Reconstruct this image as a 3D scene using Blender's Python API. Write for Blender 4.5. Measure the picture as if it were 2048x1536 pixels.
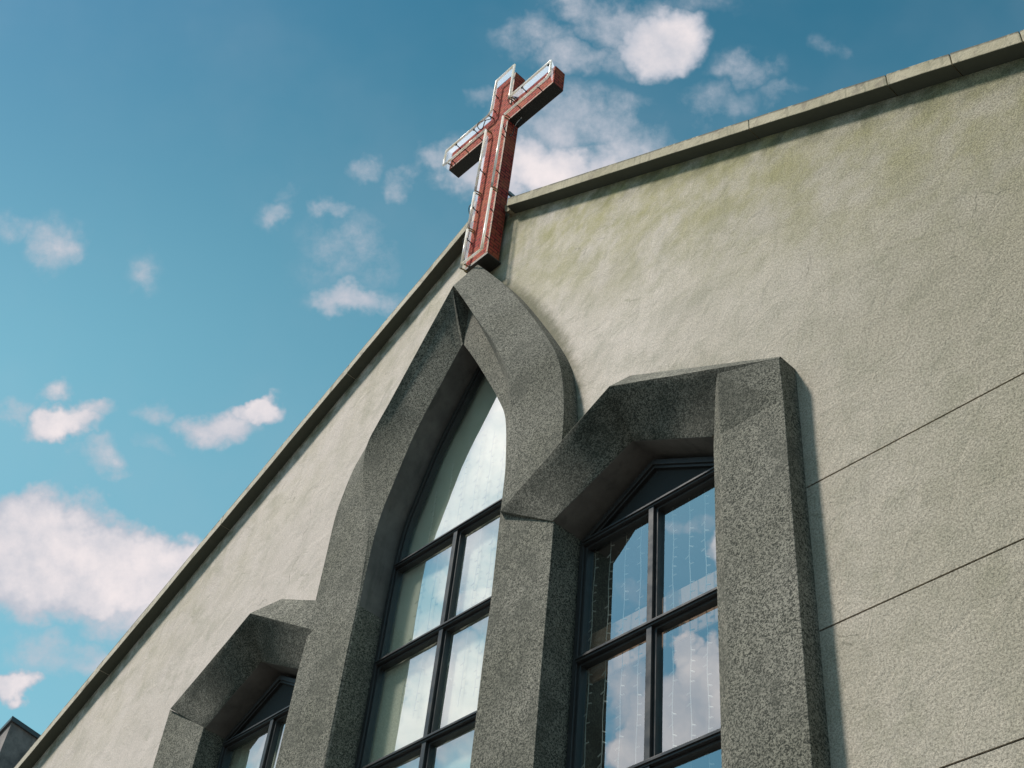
import bpy, bmesh, math, random
from mathutils import Vector, Matrix, noise
from mathutils.geometry import tessellate_polygon

random.seed(4)
S = bpy.context.scene
for o in list(bpy.data.objects):
    bpy.data.objects.remove(o)
C = S.collection

# ------------------------------------------------------------------ camera
CAM = Vector((9.75, -7.0, 1.6))
RIGHT = Vector((0.68929576, 0.71923379, 0.08702937))
DOWN = Vector((-0.47042519, 0.53569527, -0.70123513))
FWD = Vector((-0.55097323, 0.44241759, 0.70759817))
cd = bpy.data.cameras.new("camera")
cd.sensor_width = 36.0
cd.lens = 2688.78 * 36.0 / 2048.0
cd.clip_end = 2000
cam = bpy.data.objects.new("camera", cd)
C.objects.link(cam)
cam.matrix_world = Matrix((
    (RIGHT.x, -DOWN.x, -FWD.x, CAM.x),
    (RIGHT.y, -DOWN.y, -FWD.y, CAM.y),
    (RIGHT.z, -DOWN.z, -FWD.z, CAM.z),
    (0, 0, 0, 1)))
S.camera = cam

# ------------------------------------------------------------------ light
SUN = Vector((-0.65, -1.0, 1.74)).normalized()       # towards the sun
sd = bpy.data.lights.new("sun", 'SUN')
sd.energy = 5.0
sd.angle = math.radians(6.0)
sd.color = (1.0, 0.925, 0.83)
so = bpy.data.objects.new("sun", sd)
so.rotation_euler = SUN.to_track_quat('Z', 'Y').to_euler()
so.location = (0, -20, 40)
C.objects.link(so)

S.view_settings.view_transform = 'Standard'
S.view_settings.look = 'None'
S.view_settings.exposure = 0.06
S.view_settings.gamma = 1.0
S.view_settings.use_curve_mapping = False
S.render.engine = 'CYCLES'
S.cycles.max_bounces = 8
S.cycles.transparent_max_bounces = 12


class NT:
    """small helper for node trees"""
    def __init__(s, tree):
        s.t = tree

    def n(s, typ, **kw):
        nd = s.t.nodes.new(typ)
        for k, v in kw.items():
            setattr(nd, k, v)
        return nd

    def put(s, sock, v):
        if isinstance(v, bpy.types.NodeSocket):
            s.t.links.new(v, sock)
        elif v is not None:
            sock.default_value = v

    def math(s, op, a, b=None, c=None, clamp=False):
        nd = s.n('ShaderNodeMath', operation=op)
        nd.use_clamp = clamp
        for i, v in enumerate((a, b, c)):
            if v is not None:
                s.put(nd.inputs[i], v)
        return nd.outputs[0]

    def vec(s, op, a, b=None, c=None):
        nd = s.n('ShaderNodeVectorMath', operation=op)
        for i, v in enumerate((a, b, c)):
            if v is not None:
                s.put(nd.inputs[i], v)
        return nd.outputs['Value'] if op in ('DOT_PRODUCT', 'LENGTH', 'DISTANCE') else nd.outputs['Vector']

    def noise(s, vec, scale, detail=2.0, rough=0.5, dist=0.0):
        nd = s.n('ShaderNodeTexNoise')
        s.put(nd.inputs['Vector'], vec)
        nd.inputs['Scale'].default_value = scale
        nd.inputs['Detail'].default_value = detail
        nd.inputs['Roughness'].default_value = rough
        nd.inputs['Distortion'].default_value = dist
        return nd.outputs['Fac']

    def ramp(s, fac, a, b, lo=0.0, hi=1.0, smooth=True):
        nd = s.n('ShaderNodeMapRange', interpolation_type='SMOOTHSTEP' if smooth else 'LINEAR')
        s.put(nd.inputs['Value'], fac)
        s.put(nd.inputs['From Min'], a)
        s.put(nd.inputs['From Max'], b)
        s.put(nd.inputs['To Min'], lo)
        s.put(nd.inputs['To Max'], hi)
        return nd.outputs[0]

    def mix(s, fac, a, b, blend='MIX'):
        nd = s.n('ShaderNodeMix', data_type='RGBA', blend_type=blend)
        s.put(nd.inputs[0], fac)
        s.put(nd.inputs[6], a if isinstance(a, bpy.types.NodeSocket) else (*a, 1))
        s.put(nd.inputs[7], b if isinstance(b, bpy.types.NodeSocket) else (*b, 1))
        return nd.outputs[2]

    def xyz(s, v):
        nd = s.n('ShaderNodeSeparateXYZ')
        s.put(nd.inputs[0], v)
        return nd.outputs

    def comb(s, x, y, z=0.0):
        nd = s.n('ShaderNodeCombineXYZ')
        s.put(nd.inputs[0], x); s.put(nd.inputs[1], y); s.put(nd.inputs[2], z)
        return nd.outputs[0]


# ------------------------------------------------------------------ sky
W = bpy.data.worlds.new("World")
S.world = W
W.use_nodes = True
W.node_tree.nodes.clear()
t = NT(W.node_tree)
sky = t.n('ShaderNodeTexSky', sky_type='NISHITA')
sky.sun_disc = False
sky.sun_elevation = math.asin(SUN.z)
sky.sun_rotation = math.atan2(SUN.x, SUN.y)
sky.air_density = 1.0
sky.dust_density = 0.5
sky.ozone_density = 1.0
tc = t.n('ShaderNodeTexCoord').outputs['Generated']
x_, y_, z_ = t.xyz(tc)[0:3]
# the sky map: clouds are laid out on one plane ahead of the facade, another set behind the street
mir = t.comb(x_, t.math('ABSOLUTE', y_), z_)
back = t.math('LESS_THAN', y_, 0.0)
df = t.math('MAXIMUM', t.vec('DOT_PRODUCT', mir, FWD[:]), 0.05)
uu = t.math('DIVIDE', t.vec('DOT_PRODUCT', mir, RIGHT[:]), df)
vv = t.math('DIVIDE', t.vec('DOT_PRODUCT', mir, DOWN[:]), df)
uv0 = t.comb(uu, vv, t.math('MULTIPLY', back, 3.0))
# wobble
wn = t.n('ShaderNodeTexNoise'); t.put(wn.inputs['Vector'], uv0); wn.inputs['Scale'].default_value = 9.0
wn.inputs['Detail'].default_value = 5.0; wn.inputs['Roughness'].default_value = 0.6
wob = t.vec('MULTIPLY_ADD', t.vec('SUBTRACT', wn.outputs['Color'], (0.5, 0.5, 0.5)), (0.085, 0.085, 0.0), uv0)
wn2 = t.n('ShaderNodeTexNoise'); t.put(wn2.inputs['Vector'], uv0); wn2.inputs['Scale'].default_value = 38.0
wn2.inputs['Detail'].default_value = 4.0; wn2.inputs['Roughness'].default_value = 0.6
wob = t.vec('MULTIPLY_ADD', t.vec('SUBTRACT', wn2.outputs['Color'], (0.5, 0.5, 0.5)), (0.022, 0.022, 0.0), wob)
wob2 = t.vec('MULTIPLY', wob, (1, 1, 0))
FPX = 2688.78


def blobs(lst):
    acc = None
    for bl in lst:
        (cx, cy, rx, ry, w), soft = bl[:5], (bl[5] if len(bl) > 5 else 1.0)
        u0, v0 = (cx - 1024) / FPX, (cy - 768) / FPX
        k = t.vec('MULTIPLY_ADD', wob2, (FPX / rx, FPX / ry, 0), (-u0 * FPX / rx, -v0 * FPX / ry, 0))
        b = t.ramp(t.vec('LENGTH', k), 1.0 + .75 * soft, 1.0 - .80 * soft, 0.0, w)
        acc = b if acc is None else t.math('MAXIMUM', acc, b)
    return acc


FRONT_CLOUDS = [(70, 1130, 200, 118, 1.0, .5), (190, 1130, 180, 92, 1.0, .4), (345, 1130, 95, 72, .95, .5), (280, 1200, 160, 60, .8), (60, 1215, 130, 45, .6),
                (175, 1325, 160, 50, .52), (15, 1388, 62, 32, .85, .6), (118, 866, 85, 38, .85, .7), (165, 850, 75, 26, .62), (35, 828, 46, 32, .5),
                (105, 797, 30, 22, .5), (450, 852, 70, 36, .8, .8), (512, 818, 50, 24, .8, .7), (187, 945, 52, 38, .42),
                (45, 462, 70, 26, .30), (105, 492, 42, 46, .44), (290, 568, 50, 42, .34), (330, 832, 44, 26, .28), (320, 905, 40, 20, .2),
                (690, 525, 110, 70, .34), (650, 500, 60, 60, .26), (700, 610, 92, 32, .72), (655, 445, 34, 28, .48), (545, 425, 36, 28, .34), (575, 385, 30, 25, .25),
                (738, 352, 46, 26, .34), (800, 392, 34, 46, .38), (895, 335, 70, 55, .68), (980, 350, 90, 60, .75), (1100, 250, 110, 78, .58), (1190, 255, 115, 64, .56),
                (1100, 345, 190, 50, .95), (1240, 285, 80, 50, .5), (1330, 85, 92, 66, 1.0, .6), (1240, 40, 120, 62, .55), (1180, 110, 110, 45, .46),
                (1150, 15, 80, 50, .52), (1080, 75, 100, 38, .45), (1500, 150, 58, 34, .42), (1430, 225, 80, 44, .28), (1560, 200, 56, 22, .3), (1668, 100, 44, 26, .28),
                (960, 205, 44, 26, .28), (1430, 20, 90, 30, .25)]
BACK_CLOUDS = [(1000, 850, 90, 190, .95), (930, 1010, 120, 120, .85), (965, 1120, 90, 60, .62), (960, 1190, 70, 50, .8), (900, 1390, 130, 110, 1.0), (840, 1440, 90, 90, .9), (940, 1330, 90, 60, .9),
               (1430, 1055, 40, 40, .9, .6), (1350, 1010, 90, 16, .35), (1410, 1375, 70, 85, 1.0, .45), (1355, 1300, 34, 46, .9, .4), (1408, 1290, 26, 34, .9, .4), (1365, 1450, 90, 80, .9, .5),
               (1270, 1400, 40, 80, .6), (1250, 1340, 50, 40, .4), (1290, 1510, 60, 40, .85, .5), (1250, 1190, 90, 22, .25), (700, 1300, 60, 60, .5),
               (520, 1480, 80, 60, .7), (600, 700, 160, 70, .7), (1750, 800, 200, 90, .8)]
mf = blobs(FRONT_CLOUDS)
mb = blobs(BACK_CLOUDS)
mask = t.math('ADD', t.math('MULTIPLY', mf, t.math('SUBTRACT', 1.0, back)), t.math('MULTIPLY', mb, back))
# scattered cumulus over the rest of the sky
rest = t.math('MULTIPLY', t.ramp(t.noise(tc, 3.3, 5, .55), .56, .74), .8)
far = t.ramp(t.vec('LENGTH', t.comb(uu, vv, 0.0)), .52, .66)
front_rest = t.math('MULTIPLY', rest, far)
mask = t.math('MAXIMUM', mask, front_rest)
vb = t.n('ShaderNodeTexVoronoi', feature='F1'); t.put(vb.inputs['Vector'], wob); vb.inputs['Scale'].default_value = 30.0
fb = t.math('ADD', t.math('MULTIPLY', t.noise(uv0, 24.0, 9, .66), .95), t.math('MULTIPLY_ADD', vb.outputs['Distance'], -.30, .17))
fb2 = t.noise(uv0, 7.0, 4, .55)
dens = t.math('ADD', mask, t.math('MULTIPLY', t.math('SUBTRACT', fb, 0.5), t.ramp(mask, 0.0, .35, 0.0, 1.15)))
cov = t.ramp(dens, .03, .76)
veil = t.math('MULTIPLY', t.ramp(t.noise(uv0, 3.2, 5, .6), .42, .75), .10)
cov = t.math('MAXIMUM', cov, veil)
shade = t.math('MULTIPLY_ADD', t.math('SUBTRACT', fb2, 0.5), .9, t.math('MULTIPLY', dens, .8))
ccol = t.mix(t.ramp(shade, .35, 1.05), (0.50, 0.53, 0.60), (0.88, 0.80, 0.80))
glow = t.ramp(t.vec('DOT_PRODUCT', tc, SUN[:]), .72, 1.0, 1.0, 1.6)
gn = t.n('ShaderNodeVectorMath', operation='SCALE'); t.put(gn.inputs[0], ccol); t.put(gn.inputs['Scale'], glow)
ccol = gn.outputs[0]
up = t.math('MAXIMUM', z_, 0.0)
tint = t.mix(t.ramp(up, .60, .98), (1.80, 2.80, 2.05), (0.20, 1.12, 1.10))
tint = t.mix(t.ramp(up, .12, .46), (0.70, 0.80, 0.70), tint)
near = t.ramp(t.vec('DOT_PRODUCT', tc, SUN[:]), .66, .97)
tint = t.mix(near, tint, (0.74, 1.40, 1.42))
skyc = t.mix(1.0, sky.outputs[0], tint, 'MULTIPLY')
SKY_STRENGTH = 0.075
cl = t.vec('SCALE', ccol); t.t.nodes[-1].inputs['Scale'].default_value = 1.0 / SKY_STRENGTH
mixn = t.mix(cov, skyc, cl)
bg = t.n('ShaderNodeBackground')
bg.inputs['Strength'].default_value = SKY_STRENGTH
t.put(bg.inputs['Color'], mixn)
wo = t.n('ShaderNodeOutputWorld')
t.t.links.new(bg.outputs[0], wo.inputs[0])
W.cycles.sampling_method = 'MANUAL'
W.cycles.sample_map_resolution = 512


# ------------------------------------------------------------------ materials
def mat(name, build):
    m = bpy.data.materials.new(name)
    m.use_nodes = True
    m.node_tree.nodes.clear()
    t = NT(m.node_tree)
    p = t.n('ShaderNodeBsdfPrincipled')
    o = t.n('ShaderNodeOutputMaterial')
    t.t.links.new(p.outputs[0], o.inputs[0])
    pos = t.n('ShaderNodeNewGeometry').outputs['Position']
    build(t, p, pos, o)
    return m


def bump(t, p, h, strength, dist):
    b = t.n('ShaderNodeBump')
    b.inputs['Strength'].default_value = strength
    b.inputs['Distance'].default_value = dist
    t.put(b.inputs['Height'], h)
    t.put(p.inputs['Normal'], b.outputs[0])


def crack_mask(t, pos, scale, width, amount):
    w = t.n('ShaderNodeTexNoise'); t.put(w.inputs['Vector'], pos); w.inputs['Scale'].default_value = 2.3
    w.inputs['Detail'].default_value = 6.0
    q = t.vec('MULTIPLY_ADD', t.vec('SUBTRACT', w.outputs['Color'], (.5, .5, .5)), (.9, .9, .9), pos)
    v = t.n('ShaderNodeTexVoronoi', feature='DISTANCE_TO_EDGE')
    t.put(v.inputs['Vector'], q); v.inputs['Scale'].default_value = scale
    line = t.ramp(v.outputs['Distance'], width, 0.0)
    sel = t.ramp(t.noise(pos, .8, 4, .6), .54, .66)
    return t.math('MULTIPLY', t.math('MULTIPLY', line, sel), amount)


def b_stucco(t, p, pos, o):
    x, y, z = t.xyz(pos)[0:3]
    big = t.noise(pos, .45, 5, .6)
    med = t.noise(pos, 2.6, 6, .62)
    fine = t.noise(pos, 48.0, 4, .75)
    mid = t.noise(pos, 24.0, 6, .75)
    grain = t.noise(pos, 95.0, 2, .6)
    col = t.mix(t.ramp(big, .3, .7), (.50, .445, .385), (.65, .575, .52))
    col = t.mix(t.math('MULTIPLY', t.ramp(med, .42, .72), .45), col, (.295, .29, .235))
    col = t.mix(t.math('MULTIPLY', t.ramp(x, 1.0, -3.0), .45), col, (.64, .555, .53))
    pa = t.ramp(t.noise(t.vec('ADD', pos, (11, 2, 6)), 1.9, 8, .7), .53, .62)
    col = t.mix(t.math('MULTIPLY', pa, .22), col, (.27, .265, .20))
    mk = t.noise(t.comb(t.math('MULTIPLY_ADD', z, -.62, x), y, t.math('MULTIPLY_ADD', x, 2.4, t.math('MULTIPLY', z, 4.0))), .85, 7, .66)
    col = t.mix(t.math('MULTIPLY', t.ramp(mk, .635, .70), .42), col, (.22, .22, .165))
    # algae just below the coping and near it, strongest on the right slope
    ax = t.math('ABSOLUTE', x)
    d = t.math('SUBTRACT', t.math('MULTIPLY_ADD', ax, -.56, 16.78), z)
    stain = t.math('MULTIPLY', t.ramp(d, 3.0, 0.1), t.ramp(t.noise(pos, 1.3, 6, .65), .3, .68))
    side = t.ramp(x, -1.5, 2.0, .25, 1.0)
    stain = t.math('MULTIPLY', stain, side)
    col = t.mix(t.math('MULTIPLY', stain, .82), col, (.33, .30, .095))
    # rough, greyer render towards the right hand end of the wall
    rg = t.ramp(x, 1.5, 8.0)
    col = t.mix(t.math('MULTIPLY', rg, .62), col, (.30, .275, .19))
    # vertical runs
    run = t.noise(t.vec('MULTIPLY', pos, (5.0, 5.0, .5)), 1.0, 5, .6)
    col = t.mix(t.math('MULTIPLY', t.ramp(run, .52, .75), .16), col, (.24, .235, .18))
    drip = t.math('MULTIPLY', t.ramp(t.noise(t.vec('MULTIPLY', pos, (9.0, 9.0, .35)), 1.0, 6, .65), .48, .72), t.ramp(d, 2.6, .15))
    col = t.mix(t.math('MULTIPLY', drip, .20), col, (.17, .17, .10))
    grime_shade = t.math('MULTIPLY', t.ramp(d, .55, .12), t.ramp(t.noise(pos, 3.2, 6, .65), .35, .62))  # grime below the coping, darkened further to deepen the coping's cast shadow
    col = t.mix(t.math('MULTIPLY', grime_shade, .75), col, (.12, .12, .065))
    # mildew creeping out along the outer edge of the arch
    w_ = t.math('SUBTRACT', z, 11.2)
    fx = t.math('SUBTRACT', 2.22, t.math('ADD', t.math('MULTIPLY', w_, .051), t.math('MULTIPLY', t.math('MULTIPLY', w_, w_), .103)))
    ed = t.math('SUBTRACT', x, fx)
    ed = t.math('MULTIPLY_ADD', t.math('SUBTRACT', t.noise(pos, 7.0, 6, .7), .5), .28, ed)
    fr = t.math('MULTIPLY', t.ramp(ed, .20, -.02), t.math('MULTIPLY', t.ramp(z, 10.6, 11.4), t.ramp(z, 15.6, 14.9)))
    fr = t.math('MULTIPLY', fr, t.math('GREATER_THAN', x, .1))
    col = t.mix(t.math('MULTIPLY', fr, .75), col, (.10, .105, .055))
    speck = t.ramp(t.math('ADD', t.math('MULTIPLY', fine, .6), t.math('MULTIPLY', grain, .4)), .36, .62)
    k = t.math('MULTIPLY_ADD', rg, .34, .26)
    lo = t.math('SUBTRACT', 1.0, k)
    hi = t.math('MULTIPLY_ADD', k, .28, 1.0)
    fac = t.math('MULTIPLY_ADD', speck, t.math('SUBTRACT', hi, lo), lo)
    fc = t.comb(fac, fac, fac)
    col = t.mix(1.0, col, fc, 'MULTIPLY')
    cr = t.math('MAXIMUM', crack_mask(t, pos, .55, .009, .5), crack_mask(t, t.vec('ADD', pos, (7.3, 1, 4)), 1.7, .013, .28))
    col = t.mix(cr, col, (.07, .075, .05))
    sp = t.ramp(t.noise(t.vec('ADD', pos, (3, 8, 1)), 4.2, 7, .75), .68, .76)
    col = t.mix(t.math('MULTIPLY', sp, .5), col, (.14, .15, .09))
    t.put(p.inputs['Base Color'], col)
    p.inputs['Roughness'].default_value = .92
    p.inputs['Specular IOR Level'].default_value = .2
    h = t.math('ADD', t.math('MULTIPLY', mid, t.math('MULTIPLY_ADD', rg, .8, .5)), t.math('MULTIPLY', fine, t.math('MULTIPLY_ADD', rg, .8, .35)))
    h = t.math('SUBTRACT', h, t.math('MULTIPLY', cr, 1.0))
    wv = t.n('ShaderNodeTexNoise'); t.put(wv.inputs['Vector'], t.vec('MULTIPLY', pos, (1.0, 1.0, .75))); wv.inputs['Scale'].default_value = 4.2
    wv.inputs['Detail'].default_value = 7.0; wv.inputs['Roughness'].default_value = .62; wv.inputs['Distortion'].default_value = .9
    b1 = t.n('ShaderNodeBump'); b1.inputs['Strength'].default_value = .55; b1.inputs['Distance'].default_value = .035
    t.put(b1.inputs['Height'], wv.outputs['Fac'])
    b2 = t.n('ShaderNodeBump'); b2.inputs['Strength'].default_value = .45; b2.inputs['Distance'].default_value = .009
    t.put(b2.inputs['Height'], h); t.put(b2.inputs['Normal'], b1.outputs[0]); t.put(p.inputs['Normal'], b2.outputs[0])


def b_granite(t, p, pos, o):
    v = t.n('ShaderNodeTexVoronoi'); t.put(v.inputs['Vector'], pos); v.inputs['Scale'].default_value = 100.0
    v.inputs['Randomness'].default_value = 1.0
    cell = t.xyz(v.outputs['Color'])[0]
    v2 = t.n('ShaderNodeTexVoronoi'); t.put(v2.inputs['Vector'], pos); v2.inputs['Scale'].default_value = 62.0
    cell2 = t.xyz(v2.outputs['Color'])[1]
    a = t.noise(pos, 52.0, 3, .75)
    g = t.math('ADD', t.math('ADD', t.math('MULTIPLY', cell, .42), t.math('MULTIPLY', cell2, .18)), t.math('MULTIPLY', a, .5))
    s = t.ramp(g, .38, .74, smooth=False)
    big = t.noise(pos, 1.1, 5, .6)
    dark = t.mix(t.ramp(big, .3, .7), (.030, .032, .026), (.050, .051, .044))
    lite = t.mix(t.ramp(big, .3, .7), (.225, .215, .175), (.33, .31, .265))
    col = t.mix(s, dark, lite)
    dirt = t.math('MULTIPLY', t.ramp(t.noise(pos, 2.2, 7, .68), .42, .68), .62)
    col = t.mix(dirt, col, (.058, .060, .048))
    run = t.noise(t.vec('MULTIPLY', pos, (7.0, 7.0, .8)), 1.0, 5, .6)
    col = t.mix(t.math('MULTIPLY', t.ramp(run, .5, .75), .20), col, (.04, .044, .035))
    cr = crack_mask(t, pos, 1.1, .010, .8)
    col = t.mix(cr, col, (.012, .014, .010))
    t.put(p.inputs['Base Color'], col)
    p.inputs['Roughness'].default_value = .9
    p.inputs['Specular IOR Level'].default_value = .2
    bump(t, p, t.math('ADD', t.math('MULTIPLY', a, .5), t.math('MULTIPLY', cell, .35)), .45, .005)


def b_shaded_granite(t, p, pos, o):  # darker copy of the granite; shade of the hood splay put into its colour
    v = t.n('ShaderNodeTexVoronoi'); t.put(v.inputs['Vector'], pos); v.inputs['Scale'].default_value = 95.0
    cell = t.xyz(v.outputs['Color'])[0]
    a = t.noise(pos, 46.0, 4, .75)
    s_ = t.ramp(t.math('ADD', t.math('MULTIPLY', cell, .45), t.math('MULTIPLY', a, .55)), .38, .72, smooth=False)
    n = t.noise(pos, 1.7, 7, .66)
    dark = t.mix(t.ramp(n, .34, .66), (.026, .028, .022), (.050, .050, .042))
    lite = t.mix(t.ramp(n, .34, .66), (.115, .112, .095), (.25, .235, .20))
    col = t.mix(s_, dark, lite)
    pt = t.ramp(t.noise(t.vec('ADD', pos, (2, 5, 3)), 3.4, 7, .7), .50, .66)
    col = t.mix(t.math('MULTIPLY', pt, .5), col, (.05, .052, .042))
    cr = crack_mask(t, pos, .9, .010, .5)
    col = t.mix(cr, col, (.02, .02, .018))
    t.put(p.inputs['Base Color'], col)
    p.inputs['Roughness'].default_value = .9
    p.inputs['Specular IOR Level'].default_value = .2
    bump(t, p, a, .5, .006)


def b_coping(t, p, pos, o):
    big = t.noise(pos, 1.6, 5, .6)
    x, y, z = t.xyz(pos)[0:3]
    col = t.mix(t.ramp(big, .3, .7), (.30, .265, .175), (.44, .385, .28))
    lft = t.ramp(x, 0.5, -1.5)
    col = t.mix(t.math('MULTIPLY', lft, .5), col, (.56, .50, .44))
    fine = t.noise(pos, 38.0, 4, .7)
    col = t.mix(t.math('MULTIPLY', t.ramp(fine, .5, .75), .45), col, (.13, .13, .085))
    run = t.noise(t.vec('MULTIPLY', pos, (14.0, 3.0, 1.2)), 1.0, 5, .65)
    col = t.mix(t.math('MULTIPLY', t.ramp(run, .54, .7), .6), col, (.11, .11, .07))
    pat = t.ramp(t.noise(pos, 5.0, 7, .72), .52, .66)
    col = t.mix(t.math('MULTIPLY', pat, .55), col, (.16, .13, .10))
    d = t.math('SUBTRACT', t.math('MULTIPLY_ADD', t.math('ABSOLUTE', x), -.56, 16.985), z)
    edge = t.math('MULTIPLY', t.ramp(d, .06, .02), t.ramp(t.noise(pos, 9.0, 4, .6), .35, .5))
    col = t.mix(t.math('MULTIPLY', edge, .85), col, (.03, .035, .03))
    t.put(p.inputs['Base Color'], col)
    p.inputs['Roughness'].default_value = .9
    bump(t, p, t.math('ADD', fine, t.noise(pos, 8.0, 4, .6)), .6, .012)


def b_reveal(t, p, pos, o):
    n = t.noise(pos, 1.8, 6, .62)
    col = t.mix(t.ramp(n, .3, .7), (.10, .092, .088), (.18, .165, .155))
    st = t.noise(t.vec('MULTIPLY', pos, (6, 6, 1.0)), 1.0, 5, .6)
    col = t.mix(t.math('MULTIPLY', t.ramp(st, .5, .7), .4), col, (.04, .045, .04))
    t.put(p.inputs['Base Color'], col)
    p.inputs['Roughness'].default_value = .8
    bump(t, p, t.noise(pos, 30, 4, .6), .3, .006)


def b_metal(t, p, pos, o):
    n = t.noise(pos, 6.0, 5, .6)
    col = t.mix(n, (.030, .031, .034), (.062, .058, .058))
    t.put(p.inputs['Base Color'], col)
    p.inputs['Metallic'].default_value = .35
    t.put(p.inputs['Roughness'], t.ramp(n, .3, .7, .32, .5))


def b_tiles(t, p, pos, o):
    br = t.n('ShaderNodeTexBrick')
    x, y, z = t.xyz(pos)[0:3]
    q = t.comb(t.math('ADD', x, y), z, 0.0)
    t.put(br.inputs['Vector'], q)
    br.inputs['Scale'].default_value = 1.0
    br.inputs['Brick Width'].default_value = .16
    br.inputs['Row Height'].default_value = .066
    br.inputs['Mortar Size'].default_value = .012
    br.inputs['Mortar Smooth'].default_value = .3
    br.inputs['Color1'].default_value = (.38, .055, .048, 1)
    br.inputs['Color2'].default_value = (.47, .10, .07, 1)
    br.inputs['Mortar'].default_value = (.12, .030, .028, 1)
    br.inputs['Bias'].default_value = -.2
    n = t.noise(pos, 3.5, 6, .65)
    col = t.mix(t.math('MULTIPLY', t.ramp(n, .40, .68), .6), br.outputs['Color'], (.42, .14, .07))
    n2 = t.noise(t.vec('ADD', pos, (4, 4, 4)), 11.0, 6, .7)
    col = t.mix(t.math('MULTIPLY', t.ramp(n2, .58, .72), .35), col, (.12, .06, .045))
    t.put(p.inputs['Base Color'], col)
    p.inputs['Roughness'].default_value = .8
    p.inputs['Specular IOR Level'].default_value = .06
    bump(t, p, t.math('SUBTRACT', 1.0, br.outputs['Fac']), .7, .006)


def b_tileedge(t, p, pos, o):
    n = t.noise(pos, 24.0, 5, .7)
    col = t.mix(t.ramp(n, .38, .62), (.06, .035, .025), (.36, .20, .12))
    t.put(p.inputs['Base Color'], col)
    p.inputs['Roughness'].default_value = .7
    bump(t, p, n, .5, .01)


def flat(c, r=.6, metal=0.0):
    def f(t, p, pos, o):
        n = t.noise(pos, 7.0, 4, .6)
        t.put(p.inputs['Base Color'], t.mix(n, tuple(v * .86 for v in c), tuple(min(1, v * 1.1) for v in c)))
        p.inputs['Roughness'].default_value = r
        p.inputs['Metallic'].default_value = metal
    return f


def b_neon(t, p, pos, o):
    n = t.noise(pos, 9.0, 5, .6)
    c = t.mix(t.ramp(n, .35, .7), (.95, .95, .95), (.93, .88, .76))
    t.put(p.inputs['Base Color'], c)
    p.inputs['Roughness'].default_value = .25
    tl = t.n('ShaderNodeBsdfTranslucent'); t.put(tl.inputs[0], c)
    m = t.n('ShaderNodeMixShader'); m.inputs[0].default_value = .55
    t.t.links.new(p.outputs[0], m.inputs[1]); t.t.links.new(tl.outputs[0], m.inputs[2]); t.t.links.new(m.outputs[0], o.inputs[0])


def b_glass(t, p, pos, o):
    tr = t.n('ShaderNodeBsdfTransparent')
    tr.inputs[0].default_value = (.93, .96, .93, 1)
    gl = t.n('ShaderNodeBsdfGlossy')
    gl.inputs['Roughness'].default_value = .0
    gl.inputs['Color'].default_value = (.93, 1.0, 1.0, 1)
    b = t.n('ShaderNodeBump')
    b.inputs['Strength'].default_value = .22
    b.inputs['Distance'].default_value = .004
    t.put(b.inputs['Height'], t.noise(pos, 2.0, 2, .5))
    t.put(gl.inputs['Normal'], b.outputs[0])
    mx = t.n('ShaderNodeMixShader')
    lw = t.n('ShaderNodeLayerWeight'); lw.inputs['Blend'].default_value = .5
    t.put(mx.inputs[0], t.math('MULTIPLY_ADD', t.math('POWER', lw.outputs['Facing'], 2.0), .85, .31))
    t.t.links.new(tr.outputs[0], mx.inputs[1])
    t.t.links.new(gl.outputs[0], mx.inputs[2])
    t.t.links.new(mx.outputs[0], o.inputs[0])


def b_acrylic(t, p, pos, o):
    tr = t.n('ShaderNodeBsdfTransparent')
    d = t.n('ShaderNodeBsdfTranslucent'); d.inputs[0].default_value = (.85, .9, .97, 1)
    e = t.n('ShaderNodeBsdfDiffuse'); e.inputs[0].default_value = (.85, .9, .97, 1)
    a = t.n('ShaderNodeAddShader'); t.t.links.new(d.outputs[0], a.inputs[0]); t.t.links.new(e.outputs[0], a.inputs[1])
    m = t.n('ShaderNodeMixShader'); m.inputs[0].default_value = .17
    t.t.links.new(tr.outputs[0], m.inputs[1]); t.t.links.new(a.outputs[0], m.inputs[2]); t.t.links.new(m.outputs[0], o.inputs[0])


def b_curtain(t, p, pos, o):
    x, y, z = t.xyz(pos)[0:3]
    n = t.noise(t.vec('MULTIPLY', pos, (6, 1, .3)), 1.0, 4, .5)
    t.put(p.inputs['Base Color'], t.mix(n, (.82, .82, .70), (.90, .90, .80)))
    p.inputs['Roughness'].default_value = .9


def b_roof(t, p, pos, o):
    n = t.noise(pos, 2.0, 6, .6)
    t.put(p.inputs['Base Color'], t.mix(n, (.10, .10, .09), (.20, .19, .17)))
    p.inputs['Roughness'].default_value = .9


def b_paving(t, p, pos, o):
    br = t.n('ShaderNodeTexBrick')
    t.put(br.inputs['Vector'], pos)
    br.inputs['Scale'].default_value = 1.0
    br.inputs['Brick Width'].default_value = .6
    br.inputs['Row Height'].default_value = .3
    br.inputs['Mortar Size'].default_value = .006
    br.inputs['Color1'].default_value = (.075, .072, .066, 1)
    br.inputs['Color2'].default_value = (.095, .09, .082, 1)
    br.inputs['Mortar'].default_value = (.04, .04, .04, 1)
    n = t.noise(pos, .9, 6, .6)
    t.put(p.inputs['Base Color'], t.mix(t.math('MULTIPLY', n, .5), br.outputs['Color'], (.12, .12, .10)))
    p.inputs['Roughness'].default_value = .9


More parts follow.
